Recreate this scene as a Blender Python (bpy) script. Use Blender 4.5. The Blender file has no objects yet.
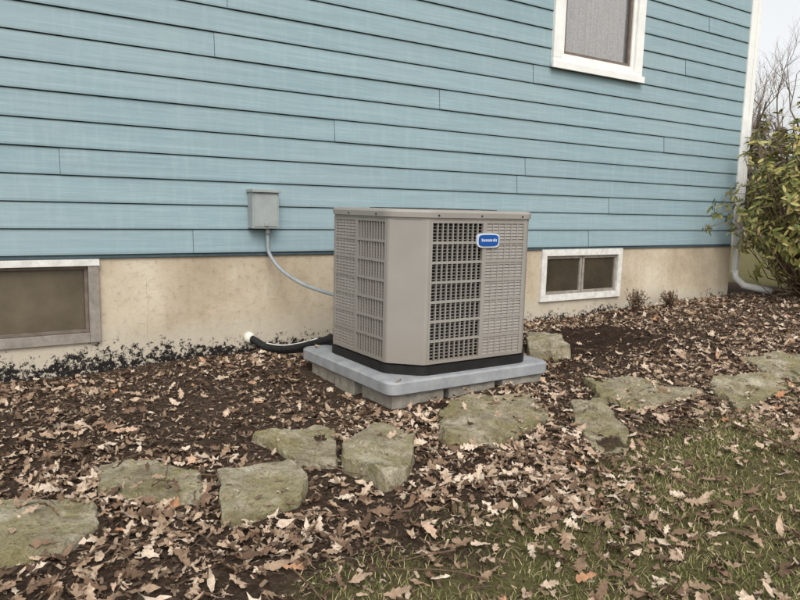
import bpy, math, random
import numpy as np
from mathutils import Vector, Matrix, noise
random.seed(7); rng=np.random.default_rng(7)
scene=bpy.context.scene
WY=5.305; XC=8.85
# ------------------------------------------------------------------ helpers
class MB:
    def __init__(s): s.v=[];s.f=[];s.m=[]
    def add(s,vs,fs,mi=0):
        o=len(s.v); s.v.extend([tuple(p) for p in vs])
        for f in fs: s.f.append(tuple(i+o for i in f)); s.m.append(mi)
    def quad(s,a,b,c,d,mi=0): s.add([a,b,c,d],[(0,1,2,3)],mi)
    def box(s,x0,x1,y0,y1,z0,z1,mi=0):
        vs=[(x0,y0,z0),(x1,y0,z0),(x1,y1,z0),(x0,y1,z0),(x0,y0,z1),(x1,y0,z1),(x1,y1,z1),(x0,y1,z1)]
        s.add(vs,[(0,3,2,1),(4,5,6,7),(0,1,5,4),(1,2,6,5),(2,3,7,6),(3,0,4,7)],mi)
    def obox(s,o,u,w,n,mi=0):
        o,u,w,n=[Vector(q) for q in (o,u,w,n)]
        vs=[o,o+u,o+u+n,o+n,o+w,o+u+w,o+u+w+n,o+n+w]
        s.add(vs,[(0,3,2,1),(4,5,6,7),(0,1,5,4),(1,2,6,5),(2,3,7,6),(3,0,4,7)],mi)
    def prism(s,poly,z0,z1,mi=0):
        n=len(poly); vs=[(p[0],p[1],z0) for p in poly]+[(p[0],p[1],z1) for p in poly]
        fs=[tuple(reversed(range(n))),tuple(range(n,2*n))]+[(i,(i+1)%n,(i+1)%n+n,i+n) for i in range(n)]
        s.add(vs,fs,mi)
    def tube(s,pts,rad,sides=8,mi=0,cap=True):
        pts=[Vector(p) for p in pts]; n=len(pts)
        if not isinstance(rad,(list,tuple)): rad=[rad]*n
        vs=[];ref=None
        for i,p in enumerate(pts):
            t=(pts[min(i+1,n-1)]-pts[max(i-1,0)]).normalized()
            if ref is None: ref=t.orthogonal().normalized()
            ref=(ref-t*ref.dot(t)).normalized(); b=t.cross(ref)
            for k in range(sides):
                a=2*math.pi*k/sides; vs.append(p+(ref*math.cos(a)+b*math.sin(a))*rad[i])
        fs=[(i*sides+k,i*sides+(k+1)%sides,(i+1)*sides+(k+1)%sides,(i+1)*sides+k) for i in range(n-1) for k in range(sides)]
        if cap: fs+= [tuple(reversed(range(sides))),tuple(range((n-1)*sides,n*sides))]
        s.add(vs,fs,mi)
    def obj(s,name,mats,parent=None,smooth=False,bevel=0):
        me=bpy.data.meshes.new(name); me.from_pydata(s.v,[],s.f)
        if not isinstance(mats,(list,tuple)): mats=[mats]
        for m in mats: me.materials.append(m)
        me.polygons.foreach_set('material_index',s.m)
        if smooth: me.polygons.foreach_set('use_smooth',[True]*len(s.f))
        me.update()
        o=bpy.data.objects.new(name,me); scene.collection.objects.link(o)
        if parent: o.parent=parent
        if bevel:
            b=o.modifiers.new('b','BEVEL'); b.width=bevel; b.segments=2; b.limit_method='ANGLE'
        return o
def empty(name):
    o=bpy.data.objects.new(name,None); scene.collection.objects.link(o); return o
def np_obj(name,V,F,mats,mi=None,smooth=False):
    me=bpy.data.meshes.new(name); k=F.shape[1]
    me.vertices.add(len(V)); me.vertices.foreach_set('co',V.astype(np.float32).ravel())
    me.loops.add(F.size); me.loops.foreach_set('vertex_index',F.astype(np.int32).ravel())
    me.polygons.add(len(F)); me.polygons.foreach_set('loop_start',np.arange(0,F.size,k,dtype=np.int32))
    me.polygons.foreach_set('loop_total',np.full(len(F),k,dtype=np.int32))
    for m in (mats if isinstance(mats,list) else [mats]): me.materials.append(m)
    if smooth: me.polygons.foreach_set('use_smooth',np.ones(len(F),dtype=bool))
    me.update(calc_edges=True); me.validate()
    o=bpy.data.objects.new(name,me); scene.collection.objects.link(o); return o
def lin(r,g,b):
    f=lambda c:(c/255/12.92 if c/255<=.04045 else ((c/255+.055)/1.055)**2.4)
    return (f(r),f(g),f(b),1)
class NT:
    def __init__(s,name,rough=.8,spec=.3,metal=0):
        s.mat=bpy.data.materials.new(name); s.mat.use_nodes=True; s.t=s.mat.node_tree; s.n=s.t.nodes; s.l=s.t.links
        s.p=s.n['Principled BSDF']; s.p.inputs['Roughness'].default_value=rough
        s.p.inputs['Specular IOR Level'].default_value=spec; s.p.inputs['Metallic'].default_value=metal
        s.tc=s.n.new('ShaderNodeTexCoord')
    def noise(s,scale,detail=6,rough=.6,stretch=None):
        n=s.n.new('ShaderNodeTexNoise'); n.inputs['Scale'].default_value=scale; n.inputs['Detail'].default_value=detail; n.inputs['Roughness'].default_value=rough
        if stretch:
            mp=s.n.new('ShaderNodeMapping'); mp.inputs['Scale'].default_value=stretch; s.l.new(s.tc.outputs['Object'],mp.inputs[0]); s.l.new(mp.outputs[0],n.inputs['Vector'])
        else: s.l.new(s.tc.outputs['Object'],n.inputs['Vector'])
        return n.outputs['Fac']
    def ramp(s,fac,stops):
        r=s.n.new('ShaderNodeValToRGB'); e=r.color_ramp.elements
        e[0].position,e[0].color=stops[0]; e[1].position,e[1].color=stops[-1]
        for p,c in stops[1:-1]:
            q=e.new(p); q.color=c
        s.l.new(fac,r.inputs[0]); return r.outputs[0]
    def mix(s,fac,a,b,mode='MIX'):
        m=s.n.new('ShaderNodeMix'); m.data_type='RGBA'; m.blend_type=mode
        for i,v in ((0,fac),(6,a),(7,b)):
            if hasattr(v,'is_output'): s.l.new(v,m.inputs[i])
            else: m.inputs[i].default_value=v
        return m.outputs[2]
    def math(s,op,a,b=0):
        m=s.n.new('ShaderNodeMath'); m.operation=op
        for i,v in ((0,a),(1,b)):
            if hasattr(v,'is_output'): s.l.new(v,m.inputs[i])
            else: m.inputs[i].default_value=v
        return m.outputs[0]
    def island(s):
        g=s.n.new('ShaderNodeNewGeometry'); return g.outputs['Random Per Island']
    def sep(s,k):
        g=s.n.new('ShaderNodeSeparateXYZ'); s.l.new(s.tc.outputs['Object'],g.inputs[0]); return g.outputs[k]
    def color(s,c): 
        if hasattr(c,'is_output'): s.l.new(c,s.p.inputs['Base Color'])
        else: s.p.inputs['Base Color'].default_value=c
    def bump(s,h,strength=.5,dist=.01):
        b=s.n.new('ShaderNodeBump'); b.inputs['Strength'].default_value=strength; b.inputs['Distance'].default_value=dist
        s.l.new(h,b.inputs['Height']); s.l.new(b.outputs[0],s.p.inputs['Normal'])
G=lambda v:(v,v,v,1)
def simple(name,c1,c2,scale=8,rough=.7,bump=.1,spec=.3,stretch=None,dist=.005):
    m=NT(name,rough,spec); n=m.noise(scale,4,.65,stretch); m.color(m.ramp(n,[(.3,c1),(.7,c2)])); m.bump(n,bump,dist); return m.mat
# ------------------------------------------------------------------ materials
def siding_mat():
    m=NT('vinyl_siding',.55,.3)
    st=m.noise(1,6,.75,(1.6,1.6,60)); lg=m.noise(.9,4,.5); fine=m.noise(1,3,.6,(7,7,300)); vt=m.noise(1,4,.6,(22,22,2.5))
    base=m.ramp(st,[(.28,lin(116,138,144)),(.5,lin(132,154,160)),(.72,lin(156,176,180))])
    base=m.mix(m.ramp(fine,[(.45,G(0)),(.7,G(.4))]),base,lin(110,131,138))
    base=m.mix(.3,base,m.ramp(m.island(),[(0,lin(124,146,152)),(1,lin(144,166,170))]))
    base=m.mix(m.ramp(vt,[(.5,G(0)),(.75,G(.2))]),base,lin(166,182,184))
    base=m.mix(m.ramp(lg,[(.4,G(0)),(.75,G(.35))]),base,lin(148,161,163))
    m.color(base); m.bump(st,.25,.004); return m.mat
M_side=siding_mat()
M_gap=simple('siding_backing',lin(65,80,86),lin(80,95,100),20,.9)
def found_mat():
    m=NT('foundation_concrete',.92,.15)
    a=m.noise(1.3,8,.65); b=m.noise(22,6,.7); st=m.noise(1,5,.6,(3.0,3.0,.7))
    c=m.ramp(a,[(.3,lin(162,148,126)),(.5,lin(186,172,149)),(.7,lin(206,195,174))])
    c=m.mix(m.ramp(st,[(.45,G(0)),(.72,G(.5))]),c,lin(150,130,106))
    c=m.mix(m.ramp(b,[(.52,G(0)),(.72,G(.45))]),c,lin(118,105,88))
    z=m.sep(2); sp=m.noise(24,5,.85); sp2=m.noise(1.7,3,.5)
    lo=m.ramp(m.math('ADD',z,m.math('MULTIPLY',a,-.3)),[(-.0,G(.7)),(.16,G(0))])
    c=m.mix(lo,c,lin(184,176,160))
    h=m.math('SUBTRACT',m.math('MULTIPLY',sp2,.40),z)
    h=m.math('MAXIMUM',m.math('MULTIPLY',h,5),0); h=m.math('MINIMUM',h,1)
    k=m.math('ADD',m.math('MULTIPLY',h,.20),sp)
    k=m.ramp(k,[(.63,G(0)),(.66,G(1))])
    k=m.math('MULTIPLY',k,m.math('MINIMUM',m.math('MULTIPLY',h,4),1))
    c=m.mix(k,c,lin(34,31,30))
    m.color(c); m.bump(m.math('ADD',b,a),.6,.008); return m.mat
M_found=found_mat()
M_crack=simple('crack_shadow',lin(120,104,84),lin(150,130,106),20,.9)
M_white=simple('white_vinyl',lin(218,217,212),lin(232,231,226),5,.45,.03)
M_whited=simple('weathered_white_trim',lin(188,184,176),lin(224,222,215),14,.6,.1)
M_alum=simple('weathered_aluminium_frame',lin(120,112,102),lin(152,144,134),14,.55,.1)
M_brownf=simple('brown_sash',lin(96,84,74),lin(120,108,98),14,.5,.05)
def glass_dark(name,c1,c2,rough,spec=.5):
    m=NT(name,rough,spec); n=m.noise(3,5,.6); n2=m.noise(40,4,.7); m.color(m.mix(m.math('MULTIPLY',n2,.3),m.ramp(n,[(.35,c1),(.7,c2)]),lin(110,100,85))); return m.mat
M_pane=glass_dark('dark_window_pane',lin(34,32,27),lin(64,56,44),.12,.6)
M_paneL=glass_dark('dusty_window_pane',lin(74,66,52),lin(104,94,76),.3,.5)
def glass_clear():
    m=NT('window_glass'); t=m.n.new('ShaderNodeBsdfTransparent'); g=m.n.new('ShaderNodeBsdfGlossy'); g.inputs['Roughness'].default_value=.02
    mx=m.n.new('ShaderNodeMixShader'); lw=m.n.new('ShaderNodeLayerWeight'); lw.inputs[0].default_value=.25
    m.l.new(m.math('ADD',m.math('MULTIPLY',lw.outputs['Fresnel'],.8),.03),mx.inputs[0]); m.l.new(t.outputs[0],mx.inputs[1]); m.l.new(g.outputs[0],mx.inputs[2])
    m.l.new(mx.outputs[0],m.n['Material Output'].inputs[0]); return m.mat
M_glass=glass_clear()
M_curt=simple('lace_curtain',lin(165,163,162),lin(205,203,202),60,.9,.2)
M_dark=simple('dark_interior',lin(26,25,24),lin(36,34,32),5,.9)
M_roof=simple('asphalt_shingles',lin(70,66,62),lin(95,90,86),30,.95,.5)
def ac_mat(name,a,b):
    m=NT(name,.5,.4); n=m.noise(3,5,.6); n2=m.noise(90,3,.7)
    dust=m.ramp(m.math('ADD',m.sep(2),m.math('MULTIPLY',n,-.25)),[(.08,G(.35)),(.32,G(0))])
    c=m.mix(m.math('MULTIPLY',n2,.2),m.ramp(n,[(.3,a),(.7,b)]),lin(112,106,98))
    c=m.mix(dust,c,lin(120,108,92)); m.color(c); m.bump(n2,.05,.001); return m.mat
M_ac=ac_mat('grey_painted_steel',lin(141,136,129),lin(150,145,138))
M_aclid=ac_mat('grey_painted_lid',lin(142,137,130),lin(153,148,141))
M_coil=simple('condenser_coil_fins',lin(24,23,22),lin(40,38,36),1,.6,.3,stretch=(200,200,6))
M_black=simple('black_base_pan',lin(20,20,20),lin(34,33,32),20,.55,.1)
M_pad=simple('grey_composite_pad',lin(128,129,131),lin(154,155,156),9,.75,.25)
M_block=simple('concrete_block',lin(118,112,102),lin(160,153,140),18,.95,.8)
M_box=simple('grey_metal_box',lin(138,144,142),lin(154,159,156),8,.5,.03)
M_conduit=simple('grey_conduit',lin(132,138,140),lin(152,158,160),8,.5,.03)
M_rubber=simple('black_foam_insulation',lin(18,18,19),lin(40,39,38),30,.75,.5)
M_foam=simple('white_sealant',lin(205,200,185),lin(230,224,212),30,.8,.5)
M_copper=simple('small_line_white',lin(190,186,176),lin(215,212,204),10,.5)
M_blue=simple('blue_badge',lin(20,72,140),lin(26,80,152),3,.35,0)
M_silver=simple('silver_badge_rim',lin(195,200,205),lin(215,219,223),3,.3,0)
M_bark=simple('bark',lin(100,88,78),lin(136,124,112),6,.95,.6,stretch=(4,4,1))
M_stem=simple('shrub_stem',lin(96,80,62),lin(130,112,88),20,.95,.6)
M_twig=simple('twig',lin(70,54,42),lin(120,98,78),20,.95,.4)
def stone_mat():
    m=NT('mossy_fieldstone',.93,.15)
    a=m.noise(5,8,.7); b=m.noise(34,6,.75); c0=m.noise(3.1,7,.7); d=m.noise(110,3,.7); e=m.noise(9,6,.7)
    c=m.ramp(a,[(.3,lin(120,110,92)),(.46,lin(158,148,124)),(.62,lin(186,177,154)),(.75,lin(206,199,180))])
    c=m.mix(m.ramp(c0,[(.46,G(0)),(.56,G(.62))]),c,m.ramp(b,[(.3,lin(104,98,60)),(.7,lin(160,151,98))]))
    c=m.mix(m.ramp(e,[(.54,G(0)),(.62,G(.5))]),c,lin(112,100,78))
    c=m.mix(m.ramp(b,[(.53,G(0)),(.64,G(.65))]),c,lin(84,75,58))
    c=m.mix(m.ramp(d,[(.5,G(0)),(.68,G(.5))]),c,lin(62,55,44))
    m.color(c); m.bump(m.math('ADD',a,b),1.0,.018); return m.mat
M_stone=stone_mat()
def leaf_mat():
    m=NT('dry_leaf',.75,.2)
    i=m.island()
    c=m.ramp(i,[(0,lin(78,61,47)),(.2,lin(118,95,76)),(.45,lin(154,130,107)),(.7,lin(186,163,139)),(.92,lin(216,199,178)),(1,lin(172,124,90))])
    n=m.noise(70,4,.6); c=m.mix(m.ramp(n,[(.35,G(.0)),(.7,G(.5))]),c,lin(94,74,59)); m.color(c)
    return m.mat
M_leaf=leaf_mat()
def chip_mat():
    m=NT('mulch_chip',.95,.1); m.color(m.ramp(m.island(),[(0,lin(48,39,33)),(.45,lin(90,74,62)),(.8,lin(132,113,95)),(1,lin(184,164,141))])); return m.mat
M_chip=chip_mat()
def grass_mat():
    m=NT('grass_blade',.75,.12)
    c=m.ramp(m.island(),[(0,lin(84,92,50)),(.4,lin(110,114,66)),(.65,lin(142,134,88)),(1,lin(192,176,138))])
    m.color(c); return m.mat
M_grass=grass_mat()
def shrub_mat():
    m=NT('shrub_leaf',.5,.35); c=m.ramp(m.island(),[(0,lin(72,80,42)),(.4,lin(114,117,62)),(.75,lin(154,149,84)),(1,lin(172,150,98))]); m.color(c); return m.mat
M_shrub=shrub_mat()
def ever_mat():
    m=NT('evergreen_foliage',.9,.1); m.color(m.ramp(m.island(),[(0,lin(84,84,74)),(1,lin(128,122,108))])); return m.mat
M_ever=ever_mat()
def ground_mat():
    m=NT('soil_and_lawn',.97,.08)
    at=m.n.new('ShaderNodeAttribute'); at.attribute_name='lawn'
    dk=m.n.new('ShaderNodeAttribute'); dk.attribute_name='fresh_soil'
    a=m.noise(2.2,5,.7); b=m.noise(45,6,.8)
    soil=m.ramp(b,[(.3,lin(48,38,32)),(.5,lin(84,69,57)),(.7,lin(130,111,94))])
    soil=m.mix(m.ramp(a,[(.4,G(0)),(.65,G(.4))]),soil,lin(66,53,44))
    soil=m.mix(m.math('MULTIPLY',dk.outputs['Fac'],.8),soil,m.ramp(b,[(.35,lin(34,26,22)),(.65,lin(70,54,44))]))
    lawn=m.ramp(b,[(.3,lin(76,72,46)),(.5,lin(112,104,70)),(.7,lin(156,143,108))])
    lawn=m.mix(m.ramp(a,[(.42,G(0)),(.62,G(.45))]),lawn,lin(96,98,58))
    m.color(m.mix(at.outputs['Fac'],soil,lawn)); m.bump(b,1.0,.03); return m.mat
M_ground=ground_mat()
# ------------------------------------------------------------------ ground
def ss(a,b,x):
    t=max(0,min(1,(x-a)/(b-a))); return t*t*(3-2*t)
def mound(x,y):
    q=math.exp(-((x-4.75)/1.15)**2-((y-4.2)/.6)**2)
    return min(1,max(0,1.35*q+(.5*noise.noise((x*3,y*3,41)))*min(1,q*3)))
def gz(x,y):
    z=0.13*ss(4.5,9.5,x)
    z-=.05*(1-ss(.6,2.0,x))*ss(4.2,5.2,y)
    z-=0.10*math.exp(-((x-2.0)/.28)**2-((y-4.15)/.45)**2)
    q=min(1,1.25*math.exp(-((x-4.75)/1.1)**2-((y-4.2)/.55)**2))
    z+=q*(.08+.06*noise.noise((x*7,y*7,31))+.035*noise.noise((x*18,y*18,33)))
    near=1-ss(10,16,abs(x-4))
    if near>0:
        z+=near*(.028*noise.noise((x*1.3,y*1.3,0))+.013*noise.noise((x*5,y*5,3))+.007*noise.noise((x*17,y*17,7)))
    return z
bx=[-400,0.3,.9,1.4,2.0,3.0,4.7,6,9,10.5,11.5,400]; by=[.6,.8,1.6,1.9,1.95,2.12,2.25,2.35,2.6,3.2,60,60]
def lawnm(x,y):
    yb=float(np.interp(x,bx,by)) + .45*noise.noise((x*1.7,y*1.7,11))+.2*noise.noise((x*6,y*6,13))
    return 1-ss(-.3,.3,y-yb)
def axis(lo,hi,step,far):
    c=list(np.arange(lo,hi+1e-6,step)); s=step; a=hi; out=[]
    while a<far: s*=1.35; a+=s; out.append(a)
    s=step;b=lo;pre=[]
    while b>-far: s*=1.35; b-=s; pre.append(b)
    return pre[::-1]+c+out
gx=axis(-0.6,10.6,.04,350); gy=axis(0.3,5.5,.04,350)
V=np.array([(x,y,gz(x,y)) for y in gy for x in gx]); nx=len(gx); ny=len(gy)
ii=np.arange((ny-1)*nx).reshape(ny-1,nx)[:,:-1].ravel()
F=np.stack([ii,ii+1,ii+1+nx,ii+nx],1)
g=np_obj('ground',V,F,M_ground,smooth=True)
at=g.data.attributes.new('lawn','FLOAT','POINT'); at.data.foreach_set('value',np.array([lawnm(v[0],v[1]) for v in V],dtype=np.float32))
at=g.data.attributes.new('fresh_soil','FLOAT','POINT'); at.data.foreach_set('value',np.array([mound(v[0],v[1]) for v in V],dtype=np.float32))
# ------------------------------------------------------------------ house
house=empty('house')
E=.183; Z0=.81; NR=22
def rows(mb,x0,x1,k,tf,dy0=0,dy1=0):
    z0=Z0+k*E; z1=z0+E; d=.017
    P=[(.0,z0),(-d,z0),(-d-.001,z0+.014),(-.004,z1-.0085),(.008,z1-.0085)]
    a=[tf(x0,p[0]-dy0,p[1]) for p in P]; b=[tf(x1,p[0]-dy1,p[1]) for p in P]
    n=len(P); mb.add(a+b,[(i,i+n,i+n+1,i+1) for i in range(n-1)],0)
tfF=lambda x,y,z:(x,WY+y,z)
seams={0:[1.62,6.0],1:[],2:[6.3],3:[.72,4.9],4:[5.0],5:[2.82],6:[7.2],7:[3.9],8:[1.8],9:[5.05],10:[1.9],11:[7.5],12:[3.4],13:[4.4],14:[7.9]}
sd=MB()
for k in range(NR):
    xs=sorted([-5]+[-1.6-.9*(k%3)]+seams.get(k,[2.0+(k*1.37)%3])+[XC-.09])
    for a,b in zip(xs[:-1],xs[1:]):
        segs=[(a+.002 if a>-5 else a,b)]
        if 10<=k<17:
            o=[]
            for s0,s1 in segs:
                if s0<5.33: o.append((s0,min(s1,5.33)))
                if s1>6.64: o.append((max(s0,6.64),s1))
            segs=o
        for s0,s1 in segs:
            if s1-s0>.01: rows(sd,s0,s1,k,tfF,.004,0)
sd.obj('siding',M_side,house)
s2=MB()
for k in range(NR):
    rows(s2,WY+.09,WY+8,k,lambda x,y,z:(XC-y,x,z))
s2.obj('side_wall_siding',M_side,house)
ZT=Z0+NR*E
b=MB()
def holes(mb,y,x0,x1,z0,z1,hs,depth=.12,mi=0):
    xs=sorted({x0,x1,*[h[0] for h in hs],*[h[1] for h in hs]}); zs=sorted({z0,z1,*[h[2] for h in hs],*[h[3] for h in hs]})
    for i in range(len(xs)-1):
        for j in range(len(zs)-1):
            cx=(xs[i]+xs[i+1])/2; cz=(zs[j]+zs[j+1])/2
            if any(h[0]<cx<h[1] and h[2]<cz<h[3] for h in hs): continue
            mb.quad((xs[i],y,zs[j]),(xs[i+1],y,zs[j]),(xs[i+1],y,zs[j+1]),(xs[i],y,zs[j+1]),mi)
    for h in hs:
        a,c,d,e=h; Y=y+depth
        mb.quad((a,y,d),(a,Y,d),(c,Y,d),(c,y,d),mi); mb.quad((a,y,e),(c,y,e),(c,Y,e),(a,Y,e),mi)
        mb.quad((a,y,d),(a,y,e),(a,Y,e),(a,Y,d),mi); mb.quad((c,y,d),(c,Y,d),(c,Y,e),(c,y,e),mi)
holes(b,WY+.010,-5,XC-.02,Z0-.02,ZT,[(5.34,6.63,2.66,3.9)])
b.quad((XC-.010,WY+.03,Z0-.02),(XC-.010,WY+8,Z0-.02),(XC-.010,WY+8,ZT),(XC-.010,WY+.03,ZT))
b.quad((-5,WY+8,-.3),(-5,WY+.03,-.3),(-5,WY+.03,ZT),(-5,WY+8,ZT)); b.quad((XC-.02,WY+8,-.3),(-5,WY+8,-.3),(-5,WY+8,ZT),(XC-.02,WY+8,ZT))
b.obj('wall_sheathing',M_gap,house)
LW=(-.55,.94,.2,.775); RW=(5.33,6.57,.245,.795-.018)
fd=MB(); holes(fd,WY+.014,-5,XC-.03,-.4,Z0-.022,[LW,RW])
fd.quad((XC-.03,WY+.014,-.4),(XC-.03,WY+8,-.4),(XC-.03,WY+8,Z0-.022),(XC-.03,WY+.014,Z0-.022))
fd.obj('foundation',M_found,house)
cr=MB()
pts=[(1.28+.006*math.sin(z*19)+.004*math.sin(z*57),WY+.0138,z) for z in np.linspace(-.05,.62,26)]
cr.tube(pts,.0008,4); cr.obj('foundation_crack',M_crack,house)
tr=MB()
tr.box(-5,XC-.1,WY-.006,WY+.012,Z0-.030,Z0-.004,1)
tr.box(XC-.09,XC+.03,WY-.03,WY-.002,Z0-.02,ZT,0); tr.box(XC+.003,XC+.03,WY-.002,WY+.09,Z0-.02,ZT,0)
tr.obj('corner_trim',[M_white,M_gap],house,bevel=.004)
ds=MB()
dx=XC+.085; dy=WY-.0
ds.box(dx-.04,dx+.04,dy-.03,dy+.04,.42,ZT,0)
ds.obj('downspout',M_white,house,bevel=.01)
ds=MB()
ds.tube([(dx,dy+.005,.46),(dx,dy-.01,.36),(dx+.06,dy-.1,.26),(dx+.2,dy-.25,.22),(dx+.3,dy-.35,.2)],.045,10); ds.obj('downspout_elbow',M_white,house,smooth=True)
rf=MB(); rf.add([(-5.4,WY-.35,ZT),(XC+.4,WY-.35,ZT),(XC+.4,WY+4,ZT+1.8),(-5.4,WY+4,ZT+1.8),(XC+.4,WY+8.35,ZT),(-5.4,WY+8.35,ZT)],[(0,1,2,3),(3,2,4,5)])
rf.add([(-5.4,WY-.35,ZT-.15),(XC+.4,WY-.35,ZT-.15),(XC+.4,WY-.35,ZT-.003),(-5.4,WY-.35,ZT-.003),(-5.4,WY+8.35,ZT-.15),(XC+.4,WY+8.35,ZT-.15)],[(0,1,2,3),(0,4,5,1)],1)
rf.add([(XC-.02,WY,ZT-.01),(XC-.02,WY+8,ZT-.01),(XC-.02,WY+4,ZT+1.65)],[(0,1,2)],1)
rf.obj('roof',[M_roof,M_white],house)
def frame_rect(mb,x0,x1,z0,z1,w,y0,y1,mi,wb=None,wt=None):
    wb=wb or w; wt=wt or w
    mb.box(x0,x0+w,y0,y1,z0+wb,z1-wt,mi); mb.box(x1-w,x1,y0,y1,z0+wb,z1-wt,mi)
    mb.box(x0,x1,y0,y1,z0,z0+wb,mi); mb.box(x0,x1,y0,y1,z1-wt,z1,mi)
w=MB(); frame_rect(w,5.29,6.68,2.64,3.93,.12,WY-.045,WY+.02,0,wb=.10)
w.box(5.27,6.70,WY-.07,WY-.047,2.63,2.70,0)
frame_rect(w,5.412,6.558,2.742,3.808,.05,WY-.02,WY+.03,0)
frame_rect(w,5.464,6.506,2.794,3.756,.03,WY-.005,WY+.035,2)
w.quad((5.49,WY+.014,2.82),(6.48,WY+.014,2.82),(6.48,WY+.014,3.73),(5.49,WY+.014,3.73),1)
w.obj('upper_window',[M_white,M_glass,M_brownf],house,bevel=.003)
c=MB(); n=90
for i in range(n):
    x0=5.45+i*1.07/n; x1=5.45+(i+1)*1.07/n
    f=lambda x:WY+.06+.010*math.sin(x*70)+.007*math.sin(x*31)
    c.quad((x0,f(x0),2.78),(x1,f(x1),2.78),(x1,f(x1),3.78),(x0,f(x0),3.78))
c.obj('curtain',M_curt,house,smooth=True)
w=MB(); x0,x1,z0,z1=RW
frame_rect(w,x0-.02,x1+.02,z0-.02,z1+.006,.07,WY-.018,WY+.05,0)
mx=(x0+x1)/2
for a,bb in ((x0+.052,mx-.006),(mx+.006,x1-.052)):
    frame_rect(w,a,bb,z0+.052,z1-.066,.03,WY+.008,WY+.045,3)
    w.box(a+.03,bb-.03,WY+.028,WY+.032,z0+.082,z1-.096,1)
w.obj('basement_window',[M_whited,M_pane,M_dark,M_alum],house,bevel=.003)
w=MB(); x0,x1,z0,z1=LW
w.box(x0-.02,x1+.01,WY-.024,WY+.05,z1-.045,z1+.002,0)
w.box(x1-.065,x1+.006,WY-.016,WY+.06,z0-.02,z1-.047,1); w.box(x0,x0+.06,WY-.016,WY+.06,z0-.02,z1-.047,1)
w.box(x0+.061,x1-.066,WY-.01,WY+.06,z0-.02,z0+.05,1)
frame_rect(w,x0+.061,x1-.066,z0+.052,z1-.047,.022,WY+.012,WY+.06,3)
w.box(x0+.083,x1-.088,WY+.04,WY+.045,z0+.074,z1-.069,2)
w.obj('basement_window_hopper',[M_whited,M_alum,M_paneL,M_brownf],house,bevel=.003)
# ------------------------------------------------------------------ electrical box
eb=empty('electrical_disconnect_box')
m=MB(); m.box(2.055,2.275,WY-.12,WY-.018,1.0,1.28,0); m.box(2.045,2.285,WY-.145,WY-.0,1.281,1.305,0); m.box(2.068,2.262,WY-.126,WY-.121,1.015,1.268,0)
m.box(2.15,2.18,WY-.135,WY-.127,1.02,1.05,0); m.obj('enclosure',M_box,eb,bevel=.006)
def bez(P,n=24):
    P=[Vector(p) for p in P]; out=[]
    Q=[2*P[0]-P[1]]+P+[2*P[-1]-P[-2]]
    for i in range(1,len(Q)-2):
        for j in range(n):
            t=j/n; a,b,c,d=Q[i-1],Q[i],Q[i+1],Q[i+2]
            out.append(.5*((2*b)+(-a+c)*t+(2*a-5*b+4*c-d)*t*t+(-a+3*b-3*c+d)*t**3))
    out.append(P[-1]); return out
m=MB(); pp=bez([(2.20,WY-.07,1.0),(2.20,WY-.07,.90),(2.21,WY-.08,.80),(2.27,WY-.16,.68),(2.36,WY-.38,.58),(2.46,WY-.7,.53),(2.52,WY-.85,.52)],16)
m.tube(pp,[.0135+.0012*(i%2) for i in range(len(pp))],10); m.tube([(2.20,WY-.07,1.0),(2.20,WY-.07,.95)],.02,10); m.obj('flexible_conduit',M_conduit,eb,smooth=True)
# ------------------------------------------------------------------ refrigerant line
rl=empty('refrigerant_line')
m=MB(); pp=bez([(2.07,WY+.02,.115),(2.09,WY-.06,.10),(2.16,WY-.16,.055),(2.25,WY-.35,.07),(2.36,WY-.6,.15),(2.47,WY-.83,.24)],16)
m.tube(pp,[.03+.003*noise.noise((i*.4,0,0)) for i in range(len(pp))],12); m.obj('insulated_suction_line',M_rubber,rl,smooth=True)
m=MB(); m.tube([p+Vector((.03,-.045,-.012)) for p in pp[6:]],.02,10); m.obj('liquid_line',M_rubber,rl,smooth=True)
m=MB(); pts=[p+Vector((-.0,-.02,.034)) for p in pp[30:66]]; m.tube(pts,.006,6); m.obj('small_line',M_copper,rl,smooth=True)
m=MB(); m.tube([(2.07,WY+.02,.115),(2.072,WY-.02,.112),(2.08,WY-.035,.11)],[.05,.045,.032],12); m.obj('wall_sealant',M_foam,rl,smooth=True)
# ------------------------------------------------------------------ pad + blocks
def pad():
    m=MB(); x0,x1,y0,y1=2.2,3.53,3.39,4.62
    def ring(e,z,r=.06):
        P=[]
        for cx,cy,a0 in ((x1-r-e,y0+r+e,-90),(x1-r-e,y1-r-e,0),(x0+r+e,y1-r-e,90),(x0+r+e,y0+r+e,180)):
            for k in range(6): a=math.radians(a0+k*18); P.append((cx+r*math.cos(a),cy+r*math.sin(a),z))
        return P
    R=[ring(.012,.065),ring(0,.075),ring(0,.14),ring(.01,.151),ring(.05,.153)]
    n=24; vs=sum(R,[]); fs=[(i*n+k,i*n+(k+1)%n,(i+1)*n+(k+1)%n,(i+1)*n+k) for i in range(4) for k in range(n)]
    fs+=[tuple(range(4*n,5*n)),tuple(reversed(range(n)))]
    m.add(vs,fs); return m.obj('equipment_pad',M_pad)
pad()
def block(x0,x1,y0,y1,z0,z1,rot=0):
    m=MB(); cx,cy=(x0+x1)/2,(y0+y1)/2; hx,hy=(x1-x0)/2,(y1-y0)/2
    m.box(-hx,hx,-hy,hy,z0,z1); 
    m.box(-hx*.6,-hx*.1,-hy-.004,-hy+.001,z0+.02,z1-.02)
    m.box(hx*.1,hx*.6,-hy-.004,-hy+.001,z0+.02,z1-.02)
    o=m.obj('concrete_block',M_block,bevel=.008); o.location=(cx,cy,0); o.rotation_euler[2]=math.radians(rot)
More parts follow.
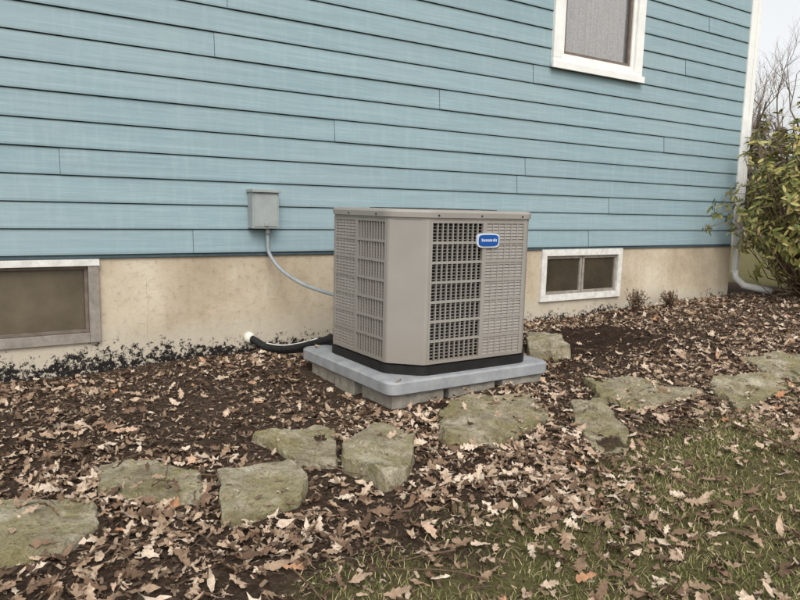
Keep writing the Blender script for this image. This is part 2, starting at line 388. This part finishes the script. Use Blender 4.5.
block(2.25,2.64,3.44,3.80,-.1,.063); block(2.23,2.5,3.86,4.14,-.14,.063,-2);block(2.24,2.5,4.18,4.5,-.14,.063,2); block(2.68,3.06,3.43,3.8,-.1,.063,-1); block(3.1,3.48,3.42,3.8,-.1,.063,3); block(3.1,3.48,4.1,4.5,-.1,.063)
# ------------------------------------------------------------------ AC
ac=empty('air_conditioner_unit')
X0,X1,Y0,Y1=2.315,3.49,3.455,4.51; CH=.175
zb=.155; zt=1.185
def octo(e,ch=CH):
    return [(X0+ch+e*.41,Y0+e),(X1-ch-e*.41,Y0+e),(X1-e,Y0+ch+e*.41),(X1-e,Y1-ch-e*.41),(X1-ch-e*.41,Y1-e),(X0+ch+e*.41,Y1-e),(X0+e,Y1-ch-e*.41),(X0+e,Y0+ch+e*.41)]
def rnd(poly,r=.05,n=4):
    out=[]; N=len(poly)
    for i in range(N):
        p=Vector(poly[i]); a=(Vector(poly[i-1])-p).normalized(); b_=(Vector(poly[(i+1)%N])-p).normalized()
        A=p+a*r; B=p+b_*r
        for k in range(n+1):
            t=k/n; q=A*(1-t)**2+p*2*t*(1-t)+B*t*t; out.append((q.x,q.y))
    return out
m=MB(); m.prism(rnd(octo(-.012)),zb,zb+.055); m.prism(rnd(octo(.015)),zb+.056,zb+.07); m.obj('base_pan',M_black,ac,smooth=False)
m=MB(); m.prism(octo(.055),zb+.06,zt-.08); m.obj('coil',M_coil,ac)
O=octo(0); m=MB()
zp0=zb+.065; zp1=zt-.062
for i in (1,3,5,7):
    a=Vector(O[i]); b_=Vector(O[(i+1)%8]); t=(b_-a).normalized(); nrm=Vector((t.y,-t.x))
    pa=Vector(O[i-1]); ta=(a-pa).normalized(); nc=Vector(O[(i+2)%8]); tb=(nc-b_).normalized()
    w_=.022
    outer=[a-ta*w_,a-ta*.008,a+t*.008,b_-t*.008,b_+tb*.008,b_+tb*w_]
    inner=[q-nrm*.03 for q in (b_+tb*w_,b_+tb*.01,a-ta*.01,a-ta*w_)]
    m.prism([(q.x,q.y) for q in outer+inner],zp0,zp1)
m.obj('corner_panels',M_ac,ac)
def face_panels(mb,a,b_,order,H0,H1):
    a=Vector(a);b_=Vector(b_); t=(b_-a).normalized(); L=(b_-a).length; nrm=Vector((t.y,-t.x))
    T=Vector((t.x,t.y,0)); N=Vector((nrm.x,nrm.y,0)); O3=lambda s,z,d:Vector((a.x,a.y,0))+T*s+N*d+Vector((0,0,z))
    m0=.022; Lx=L-2*m0
    half=Lx*.55
    secs=[(m0,m0+half,'g'),(m0+half,L-m0,'s')] if order=='gs' else [(m0,L-m0-half,'s'),(L-m0-half,L-m0,'g')]
    H=H1-H0
    for s0,s1,k in secs:
        fw=.016
        mb.obox(O3(s0,H0,-.018),T*fw,(0,0,H),N*.020); mb.obox(O3(s1-fw,H0,-.018),T*fw,(0,0,H),N*.020)
        mb.obox(O3(s0+fw,H0,-.018),T*(s1-s0-2*fw),(0,0,.02),N*.019); mb.obox(O3(s0+fw,H1-.02,-.018),T*(s1-s0-2*fw),(0,0,.02),N*.019)
        i0=s0+fw;i1=s1-fw; hh=H-.04; zz=H0+.02
        if k=='g':
            ns=42; pitch=hh/ns
            for i in range(ns):
                z=zz+i*pitch
                if i%6==0 and i>0: mb.obox(O3(i0,z-.006,-.016),T*(i1-i0),(0,0,.016),N*.0165)
                else: mb.obox(O3(i0,z,-.030),T*(i1-i0),(0,0,pitch*.14),N*.014)
            nv=10
            for j in range(1,nv):
                s=i0+(i1-i0)*j/nv
                mb.obox(O3(s-.0032,zz,-.014),T*.0064,(0,0,hh),N*.0135)
        else:
            ns=42; pitch=hh/ns
            for i in range(ns):
                z=zz+i*pitch
                a1=O3(i0,z+.001,-.001); b1=O3(i1,z+.001,-.001); c1=O3(i1,z+pitch*.97,-.009); d1=O3(i0,z+pitch*.97,-.009)
                e1=O3(i0,z+.001,-.013); f1=O3(i1,z+.001,-.013)
                mb.quad(a1,b1,c1,d1); mb.quad(e1,f1,b1,a1)
                if i%6==0 and i>0: mb.obox(O3(i0,z-.006,-.016),T*(i1-i0),(0,0,.016),N*.0175)
            for j in range(1,6):
                s=i0+(i1-i0)*j/6
                mb.obox(O3(s-.004,zz,-.014),T*.008,(0,0,hh),N*.0145)
g_=MB()
face_panels(g_,O[0],O[1],'gs',zp0,zp1)
face_panels(g_,O[6],O[7],'sg',zp0,zp1)
face_panels(g_,O[2],O[3],'gs',zp0,zp1)
face_panels(g_,O[4],O[5],'gs',zp0,zp1)
g_.obj('louvre_panels',M_ac,ac)
m=MB()
m.prism(rnd(octo(-.004)),zp1+.001,zp1+.012)
P=[rnd(octo(-.014)),rnd(octo(-.016)),rnd(octo(-.008)),rnd(octo(.03))]; Z=[zp1+.013,zt-.018,zt-.004,zt]
n=len(P[0]); vs=[(q[0],q[1],z) for pl,z in zip(P,Z) for q in pl]
fs=[(i*n+k,i*n+(k+1)%n,(i+1)*n+(k+1)%n,(i+1)*n+k) for i in range(3) for k in range(n)]
fs.append(tuple(reversed(range(n)))); fs.append(tuple(range(3*n,4*n))); m.add(vs,fs)
m.obj('lid',M_aclid,ac)
m=MB(); cx,cy=(X0+X1)/2,(Y0+Y1)/2
for r in [.08+.028*i for i in range(13)]:
    m.tube([(cx+r*math.cos(a),cy+r*math.sin(a),zt+.003+.002*(1-r/.45)) for a in np.linspace(0,2*math.pi,41)],.0025,5)
for k in range(8):
    a=k*math.pi/4; m.tube([(cx+.05*math.cos(a),cy+.05*math.sin(a),zt+.006),(cx+.45*math.cos(a),cy+.45*math.sin(a),zt+.002)],.0025,5)
m.obj('fan_guard',M_black,ac)
m=MB()
for x in (2.56,2.9,3.25): m.tube([(x,Y0-.014,zt-.035),(x,Y0-.019,zt-.035)],.006,8)
for y in (3.75,4.1): m.tube([(X0-.014,y,zt-.035),(X0-.019,y,zt-.035)],.006,8)
m.obj('screws',M_black,ac)
def badge(mb,xc,zc,w_,h_,y0,y1,mi):
    n=32; P=[]
    for k in range(n):
        a=2*math.pi*k/n; c_,s__=math.cos(a),math.sin(a)
        P.append((xc+w_/2*math.copysign(abs(c_)**.45,c_),zc+h_/2*math.copysign(abs(s__)**.45,s__)))
    vs=[(p[0],y0,p[1]) for p in P]+[(p[0],y1,p[1]) for p in P]
    mb.add(vs,[tuple(range(n))]+[(i,i+n,(i+1)%n+n,(i+1)%n) for i in range(n)],mi)
m=MB(); badge(m,2.965,.995,.185,.092,Y0-.012,Y0+.005,1); badge(m,2.965,.995,.165,.074,Y0-.0155,Y0-.011,0)
for i in range(11):
    x=2.905+i*.0115+(.004 if i>7 else 0)
    m.box(x,x+.006,Y0-.0172,Y0-.0156,.988,1.003 if i not in(0,9) else 1.008,1)
m.obj('badge',[M_blue,M_silver],ac)
# ------------------------------------------------------------------ stones
S=[([(0.0,3.05),(0.15,3.00),(0.31,2.91),(0.47,2.78),(0.44,2.60),(0.29,2.47),(0.05,2.5)],.028),
([(0.56,3.23),(0.76,3.16),(0.91,2.92),(0.82,2.61),(0.65,2.71),(0.49,2.91)],.016),
([(0.97,2.86),(1.29,2.81),(1.30,2.64),(1.16,2.44),(0.88,2.37),(0.84,2.44)],.026),
([(1.28,3.24),(1.68,3.28),(1.71,3.16),(1.48,2.71),(1.36,2.85)],.016),
([(1.56,2.81),(1.90,3.08),(1.97,2.78),(1.66,2.39),(1.54,2.40),(1.49,2.67)],.065),
([(2.72,3.33),(3.12,3.16),(2.86,2.73),(2.30,2.52),(2.06,2.69),(2.38,3.11)],.03),
([(3.18,2.86),(3.41,2.84),(3.12,2.38),(2.84,2.17),(2.69,2.22),(2.92,2.59)],.016),
([(3.79,3.31),(4.16,3.12),(4.25,2.66),(3.47,2.58),(3.47,2.89)],.024),
([(4.53,2.83),(5.14,2.64),(4.87,2.42),(4.08,2.32),(4.29,2.64)],.034),
([(5.43,3.10),(5.89,3.04),(5.88,2.79),(5.09,2.40),(5.13,2.78)],.03),
([(4.28,4.42),(4.46,4.18),(4.14,3.76),(3.79,3.86)],.10)]
def instone(x,y):
    for P,_ in S:
        c=False;j=len(P)-1
        for i in range(len(P)):
            if (P[i][1]>y)!=(P[j][1]>y) and x<(P[j][0]-P[i][0])*(y-P[i][1])/(P[j][1]-P[i][1])+P[i][0]: c=not c
            j=i
        if c: return True
    return False
for si,(P,hgt) in enumerate(S):
    cx=sum(p[0] for p in P)/len(P); cy=sum(p[1] for p in P)/len(P)
    out=[]; n=len(P)
    for i in range(n):
        a=Vector(P[i]);b_=Vector(P[(i+1)%n]); L=(b_-a).length; k=max(3,int(L/.016))
        for j in range(k): out.append(a.lerp(b_,j/k))
    out=[(out[i-1]+out[i]+out[(i+1)%len(out)])/3 for i in range(len(out))]
    N=len(out); C=Vector((cx,cy)); g0=gz(cx,cy) if si<10 else .02; tilt=(random.uniform(-.05,.05),random.uniform(-.02,.08))
    rings=[(1.01,-.1,0),(1.02,-.01,0),(1.0,hgt*.6,0),(.985,hgt*.93,1),(.965,hgt,1)]+[(f_,hgt,1) for f_ in (.92,.86,.79,.72,.64,.56,.48,.40,.32,.24,.16,.07)]
    vs=[]
    for f_,z,top in rings:
        for q in out:
            d=q-C; nz=noise.noise((q.x*8,q.y*8,si)); nz2=noise.noise((q.x*30,q.y*30,si+z*60)); 
            chip=-.07*max(0,noise.noise((q.x*14,q.y*14,si+50))-.15)*3
            r=f_*(1+.12*nz+.04*nz2+chip*(.7 if top else .3))
            x=C.x+d.x*r; y=C.y+d.y*r
            zz=g0+z
            if top:
                lay=noise.noise((x*3.5,y*3.5,si*3+9)); step=.012*(1 if lay>.12 else 0)+.008*(1 if lay>-.2 else 0)
                zz+=.010*noise.noise((x*6,y*6,si))+.007*noise.noise((x*20,y*20,si))+.003*noise.noise((x*55,y*55,si))+tilt[0]*d.x+tilt[1]*d.y+step-.004
            vs.append((x,y,zz))
    fs=[(i*N+k,i*N+(k+1)%N,(i+1)*N+(k+1)%N,(i+1)*N+k) for i in range(len(rings)-1) for k in range(N)]
    fs.append(tuple(range((len(rings)-1)*N,len(rings)*N)))
    m=MB(); m.add(vs,fs); m.obj('flat_stone',M_stone,smooth=False)
# ------------------------------------------------------------------ leaves
def strip_leaf(ws,L=1.0,W=.32):
    n=len(ws); V=[]
    for i,w_ in enumerate(ws):
        t=i/(n-1); x=(t-.5)*L
        V+= [(x+(.05 if i%2 else -.02),-w_*W,0),(x,0,0),(x+(.05 if i%2 else -.02),w_*W*.93,0)]
    F=[]
    for i in range(n-1):
        a=3*i; F+=[(a,a+3,a+4,a+1),(a+1,a+4,a+5,a+2)]
    return np.array(V,float),np.array(F)
def maple():
    ang=[-150,-120,-95,-70,-50,-35,-12,0,12,35,50,70,95,120,150]; rr=[.25,.5,.28,.62,.45,.38,.5,.8,.5,.38,.45,.62,.28,.5,.25]
    V=[(-.12,0,0)]+[(r*math.cos(math.radians(a))*.75,r*math.sin(math.radians(a))*.75,0) for a,r in zip(ang,rr)]
    F=[(0,i,i+1,i+2) for i in range(1,14,2)]
    return np.array(V,float),np.array(F)
T=[strip_leaf([.04,.45,.25,.85,.4,1,.5,.8,.3,.45,.05]),strip_leaf([.03,.35,.25,.8,.4,.95,.5,.9,.4,.5,.08],1,.36),strip_leaf([.05,.6,.9,.95,.7,.35,.05],1,.24),strip_leaf([.05,.5,.25,.8,.35,.9,.5,.1],.9,.32),strip_leaf([.05,.5,.2,.7,.35,.6,.1],.8,.3),strip_leaf([.1,.7,.5,.9,.3,.5,.1],.7,.3),maple()]
TW=[4,4,2.5,3,2,2.5,1]
def dens(x,y):
    n=.5+.5*noise.noise((x*1.1,y*1.1,5)); n2=.5+.5*noise.noise((x*3.5,y*3.5,9))
    d=.9
    if x<2.3 and y>3.2: d=.42
    if x<.95 and y<2.6: d=.55
    l=lawnm(x,y)
    d=d*(1-l)+l*.46
    d+=(.65*math.exp(-((x-1.9)/.8)**2-((y-2.15)/.35)**2)+.3*math.exp(-((x-4.2)/1.2)**2-((y-2.25)/.3)**2))
    d*=1-.88*mound(x,y)
    d*=1-.55*math.exp(-((x-1.3)/.5)**2-((y-3.9)/.4)**2)
    d*=.25+1.05*max(0,(n-.3)*1.8)*(.3+1.3*n2)
    if y>4.9: d*=1.1
    if x>10.5: d*=.25
    return d*.75
Vs=[];Fq=[];off=0;cnt=0
pos=[]
while cnt<18500:
    x=random.uniform(-.5,12.5); y=random.uniform(.5,5.27)
    if x>6 and random.random()<.25: continue
    if 2.18<x<3.55 and 3.37<y<4.64: continue
    if math.hypot(x,y)<.9: continue
    if random.random()>dens(x,y): continue
    st=instone(x,y)
    if st and random.random()<.9: continue
    cnt+=1; pos.append((x,y,st))
for _ in range(9): pos.append((random.choice([random.uniform(2.22,3.5)]),random.choice([3.42,4.56])+random.uniform(-.02,.02),'pad'))
for x,y,st in pos:
    V0,F0=random.choices(T,TW)[0]
    s=random.uniform(.05,.10) if random.random()<.55 else random.uniform(.022,.055)
    V=V0*s*np.array([1,random.uniform(.6,1.05),1])
    k=.075/s
    cu=random.uniform(-5,20)*k; be=random.uniform(-7,12)*k
    z=cu*V[:,1]**2+be*V[:,0]**2
    V[:,2]=np.clip(z,-.5*s,.5*s)+rng.normal(0,.05*s,len(V))+V[:,0]*V[:,1]*random.uniform(-14,14)*k
    V[:,1]*=1/(1+abs(cu)*abs(V[:,1])*.8)
    yaw=random.uniform(0,6.283); t1=random.gauss(0,.32); t2=random.gauss(0,.32)
    if random.random()<.12: t1+=random.choice([-1,1])*.9
    if st=='pad': t1*=.3;t2*=.3
    R_=Matrix.Rotation(yaw,3,'Z')@Matrix.Rotation(t1,3,'X')@Matrix.Rotation(t2,3,'Y')
    V=V@np.array(R_).T
    base=gz(x,y)+(.04 if st is True else 0)
    if st=='pad': base=.156
    V+=np.array([x,y,0]); V[:,2]+=base-V[:,2].min()*.6+.002+random.uniform(0,.02)*(st is False)
    V[:,1]=np.minimum(V[:,1],WY-.0)
    Vs.append(V);Fq.append(F0+off);off+=len(V)
np_obj('fallen_leaves',np.concatenate(Vs),np.concatenate(Fq),M_leaf)
N=60000; px=rng.uniform(-.5,10.5,N); py=rng.uniform(1.0,5.27,N)
keep=[i for i in range(N) if not(2.18<px[i]<3.55 and 3.37<py[i]<4.64) and not instone(px[i],py[i]) and random.random()>lawnm(px[i],py[i])*.6 and random.random()>mound(px[i],py[i])*.85 and not(px[i]>5 and random.random()<.5)]
Vc=[];Fc=[]
for k,i in enumerate(keep):
    L=random.uniform(.004,.018)*(2 if random.random()<.07 else 1); W=random.uniform(.002,.008); R_=np.array(Matrix.Rotation(random.uniform(0,6.28),3,'Z')@Matrix.Rotation(random.gauss(0,.5),3,'X')@Matrix.Rotation(random.gauss(0,.4),3,'Y'))
    q=np.array([(-L,-W,0),(L,-W*.6,0),(L*.8,W,0),(-L*.9,W*.7,0)])@R_.T+np.array([px[i],py[i],gz(px[i],py[i])+.006])
    Vc.append(q); Fc.append([4*k,4*k+1,4*k+2,4*k+3])
np_obj('mulch',np.concatenate(Vc),np.array(Fc),M_chip)
m=MB()
for _ in range(300):
    x=random.uniform(0,9); y=random.uniform(1.3,5.2)
    if 2.1<x<3.6 and 3.3<y<4.7: continue
    L=random.uniform(.05,.25) if random.random()<.9 else random.uniform(.3,.6); a=random.uniform(0,6.28); bend=random.uniform(-.25,.25)*L
    pts=[]
    for j in range(5):
        t=j/4; qx=x+math.cos(a)*L*t-math.sin(a)*bend*math.sin(t*3.14); qy=y+math.sin(a)*L*t+math.cos(a)*bend*math.sin(t*3.14)
        if qy>WY-.03: qy=WY-.03
        pts.append((qx,qy,gz(qx,qy)+.018+.02*random.random()))
    m.tube(pts,[.0035,.003,.0027,.002,.0012],5)
for pts in ([(3.3,1.35),(3.5,1.7),(3.62,2.1),(3.95,2.3)],[(3.9,1.9),(4.6,1.85),(5.2,2.1)]):
    m.tube([(x,y,gz(x,y)+.04) for x,y in pts],[.007,.006,.005,.002],6)
m.obj('twigs',M_twig)
# grass
N=330000; gxs=rng.uniform(.3,9,N); gys=rng.uniform(.6,3.0,N)
P=[]
for i in range(N):
    x,y=gxs[i],gys[i]
    if x>4 and i%2==0: continue
    l=lawnm(x,y)
    if l<.02: continue
    n=.5+.5*noise.noise((x*2.2,y*2.2,21)); n2=.5+.5*noise.noise((x*8,y*8,23))
    if random.random()<l*(.2+2.4*max(0,n-.32)*n2) and not instone(x,y): P.append((x,y,gz(x,y)))
P=np.array(P); n=len(P)
hh=rng.uniform(.006,.026,n); a=rng.uniform(0,6.283,n); le=rng.uniform(.3,2.2,n)*hh; b2=a+rng.uniform(-.6,.6,n)+1.57
dx_=np.cos(a)*le; dy_=np.sin(a)*le; w_=rng.uniform(.0008,.0019,n); wx=np.cos(b2)*w_; wy=np.sin(b2)*w_
def pt(k,fx,fz): 
    return np.stack([P[:,0]+dx_*fx+wx*k,P[:,1]+dy_*fx+wy*k,P[:,2]+hh*fz],1)
V=np.stack([pt(-1,0,-.1),pt(1,0,-.1),pt(.8,.35,.6),pt(-.8,.35,.6),pt(.15,1,1),pt(-.15,1,1)],1).reshape(-1,3)
base=np.arange(n)[:,None]*6; F=np.concatenate([base+np.array([[0,1,2,3]]),base+np.array([[3,2,4,5]])])
np_obj('grass',V,F,M_grass)
# ------------------------------------------------------------------ shrub
sh=empty('rhododendron_shrub'); m=MB(); Lv=[];Lf=[];off=0
C=Vector((9.25,4.45,1.42)); base=Vector((9.45,4.55,gz(9.45,4.55)-.02))
LT=np.array([(0,0,0),(.35,-.15,.02),(.75,-.13,.02),(1,0,-.04),(.75,.13,.02),(.35,.15,.02),(.35,0,-.01),(.75,0,-.01)]); LFq=np.array([(0,1,6,5),(1,2,7,6),(6,7,4,5),(7,2,3,4)])
tips=0
while tips<950:
    d=Vector((random.gauss(0,1),random.gauss(0,1),random.gauss(0,1))).normalized(); r=random.uniform(.25,1)**.6
    rad=1+.42*noise.noise(d*2.2)
    p=C+Vector((d.x*1.3,d.y*1.25,d.z*1.22))*r*rad
    if p.z<.3 or (p.y>WY-.12 and p.x<9.2) : continue
    if p.z<.7 and random.random()<.45: continue
    if noise.noise(p*2.6)<-.25: continue
    tips+=1
    mid=base.lerp(p,.5)+Vector((random.uniform(-.12,.12),random.uniform(-.12,.12),-.1))
    if tips%3==0: m.tube([base+Vector((random.uniform(-.15,.15),random.uniform(-.15,.15),0)),base.lerp(mid,.5)+Vector((0,0,.08)),mid,p],[.014,.011,.007,.003],5,cap=False)
    else: m.tube([p-(p-C).normalized()*.3,p],[.005,.003],4,cap=False)
    ax=((p-C).normalized()+Vector((0,0,.5))).normalized()
    for k in range(random.randint(8,13)):
        az=random.uniform(0,6.283); el=random.gauss(-.1,.35)
        R_=np.array(ax.to_track_quat('Z','Y').to_matrix()@Matrix.Rotation(az,3,'Z')@Matrix.Rotation(-el,3,'Y')@Matrix.Rotation(random.gauss(0,.4),3,'X'))
        s=random.uniform(.06,.125)
        q=(LT*s)@R_.T+np.array(p)+np.array(ax)*random.uniform(-.08,.02)
        Lv.append(q);Lf.append(LFq+off);off+=8
m.obj('stems',M_stem,sh)
o=np_obj('foliage',np.concatenate(Lv),np.concatenate(Lf),M_shrub); o.parent=sh
def dead(x,y,h_):
    m=MB()
    for _ in range(60):
        a=random.uniform(0,6.28); r=random.uniform(0,.15); hh_=h_*random.uniform(.5,1); g0=gz(x,y)
        pts=[(x+random.uniform(-.03,.03),y+random.uniform(-.03,.03),g0-.01),(x+math.cos(a)*r*.5,y+math.sin(a)*r*.5,g0+hh_*.5),(x+math.cos(a)*r,y+math.sin(a)*r,g0+hh_)]
        m.tube(pts,[.003,.0025,.001],4)
        for _k in range(4):
            t=random.random(); p=Vector(pts[1]).lerp(Vector(pts[2]),t); u=Vector((random.gauss(0,1),random.gauss(0,1),random.gauss(0,1))).normalized()*.03; v=u.orthogonal().normalized()*.012
            m.quad(p,p+u*.5+v,p+u,p+u*.5-v,1)
    m.obj('dried_plant',[M_twig,M_twig])
dead(6.5,5.0,.3); dead(7.25,5.08,.24)
# ------------------------------------------------------------------ background trees
def tree(name,x,y,H,seed,depth=6):
    r=random.Random(seed); m=MB()
    def br(p,d,L,rad,dep):
        n=3; pts=[p]; q=p; dd=d
        for i in range(n):
            dd=(dd+Vector((r.gauss(0,.12),r.gauss(0,.12),r.gauss(.03,.08)))).normalized(); q=q+dd*(L/n); pts.append(q)
        m.tube(pts,[rad*(1-.45*i/n) for i in range(n+1)],5 if dep>3 else 3,cap=False)
        if dep==0: return
        for _ in range(r.choice([2,3,3]) if dep>1 else 4):
            ax=Vector((r.gauss(0,1),r.gauss(0,1),r.gauss(0,1))).normalized(); nd=(dd+ax*.62).normalized()
            k=r.randint(1,n); br(pts[k],nd,L*r.uniform(.62,.82),rad*.55*(1 if k<n else 1),dep-1)
    br(Vector((x,y,-.1)),Vector((0,0,1)),H*.3,H*.015,depth)
    return m.obj(name,M_bark)
tree('bare_tree',36,19.0,13,3); tree('bare_tree',30,17.0,10,9,5); tree('bare_tree',47,24,16,5); tree('bare_tree',44,30,14,8,5); tree('bare_tree',40,21.5,15,12); tree('bare_tree',34,19.9,12,21)
def conifers():
    m=MB(); r=random.Random(4)
    for i in range(60):
        a=math.radians(r.uniform(5,50)); D=r.uniform(60,90); x=math.cos(a)*D+5; y=math.sin(a)*D; H=r.uniform(5,9.5)
        m.tube([(x,y,0),(x,y,H)],[.15,.03],5)
        for _ in range(320):
            t=r.random()**.7; z=H*(.06+.94*t); R=(1-t*.9)*H*.24*r.uniform(.3,1.2)+.1; b_=r.uniform(0,6.28)
            p=Vector((x+math.cos(b_)*R,y+math.sin(b_)*R,z)); u=Vector((math.cos(b_),math.sin(b_),-.4))*.45; v=Vector((-math.sin(b_),math.cos(b_),r.uniform(-.4,.4)))*.3
            m.quad(p-u,p+v,p+u,p-v,1)
    m.obj('distant_trees',[M_bark,M_ever])
conifers()
# ------------------------------------------------------------------ light
W=bpy.data.worlds.new('World'); scene.world=W; W.use_nodes=True; t=W.node_tree; bg=t.nodes['Background']
sky=t.nodes.new('ShaderNodeTexSky'); sky.sky_type='NISHITA'; sky.sun_disc=False
el,az=48,205
sky.sun_elevation=math.radians(el); sky.sun_rotation=math.radians(az); sky.dust_density=4; sky.air_density=1.2
hs=t.nodes.new('ShaderNodeHueSaturation'); hs.inputs['Saturation'].default_value=.12; hs.inputs['Value'].default_value=1.6
t.links.new(sky.outputs[0],hs.inputs['Color']); t.links.new(hs.outputs[0],bg.inputs[0]); bg.inputs[1].default_value=.145
L=bpy.data.lights.new('sun','SUN'); L.energy=.6; L.angle=math.radians(30); L.color=(1,.96,.9); lo=bpy.data.objects.new('sun',L); scene.collection.objects.link(lo)
sd_=Vector((math.sin(math.radians(az))*math.cos(math.radians(el)),math.cos(math.radians(az))*math.cos(math.radians(el)),math.sin(math.radians(el))))
lo.rotation_euler=sd_.to_track_quat('Z','Y').to_euler()
scene.view_settings.view_transform='Standard'; scene.view_settings.look='None'; scene.view_settings.exposure=0
# ------------------------------------------------------------------ camera
a,p,r=map(math.radians,(56.362,7.657,1.409))
Fw=Vector((math.cos(a)*math.cos(p),math.sin(a)*math.cos(p),-math.sin(p))); R=Vector((math.sin(a),-math.cos(a),0)); U=R.cross(Fw)
R2=R*math.cos(r)+U*math.sin(r); U2=U*math.cos(r)-R*math.sin(r)
cd=bpy.data.cameras.new('camera'); co=bpy.data.objects.new('camera',cd); scene.collection.objects.link(co)
mw=Matrix((R2,U2,-Fw)).transposed().to_4x4(); mw.translation=Vector((0,0,1.2)); co.matrix_world=mw
cd.sensor_width=36; cd.lens=36*697.1/800; cd.clip_end=1500; cd.clip_start=.05; scene.camera=co
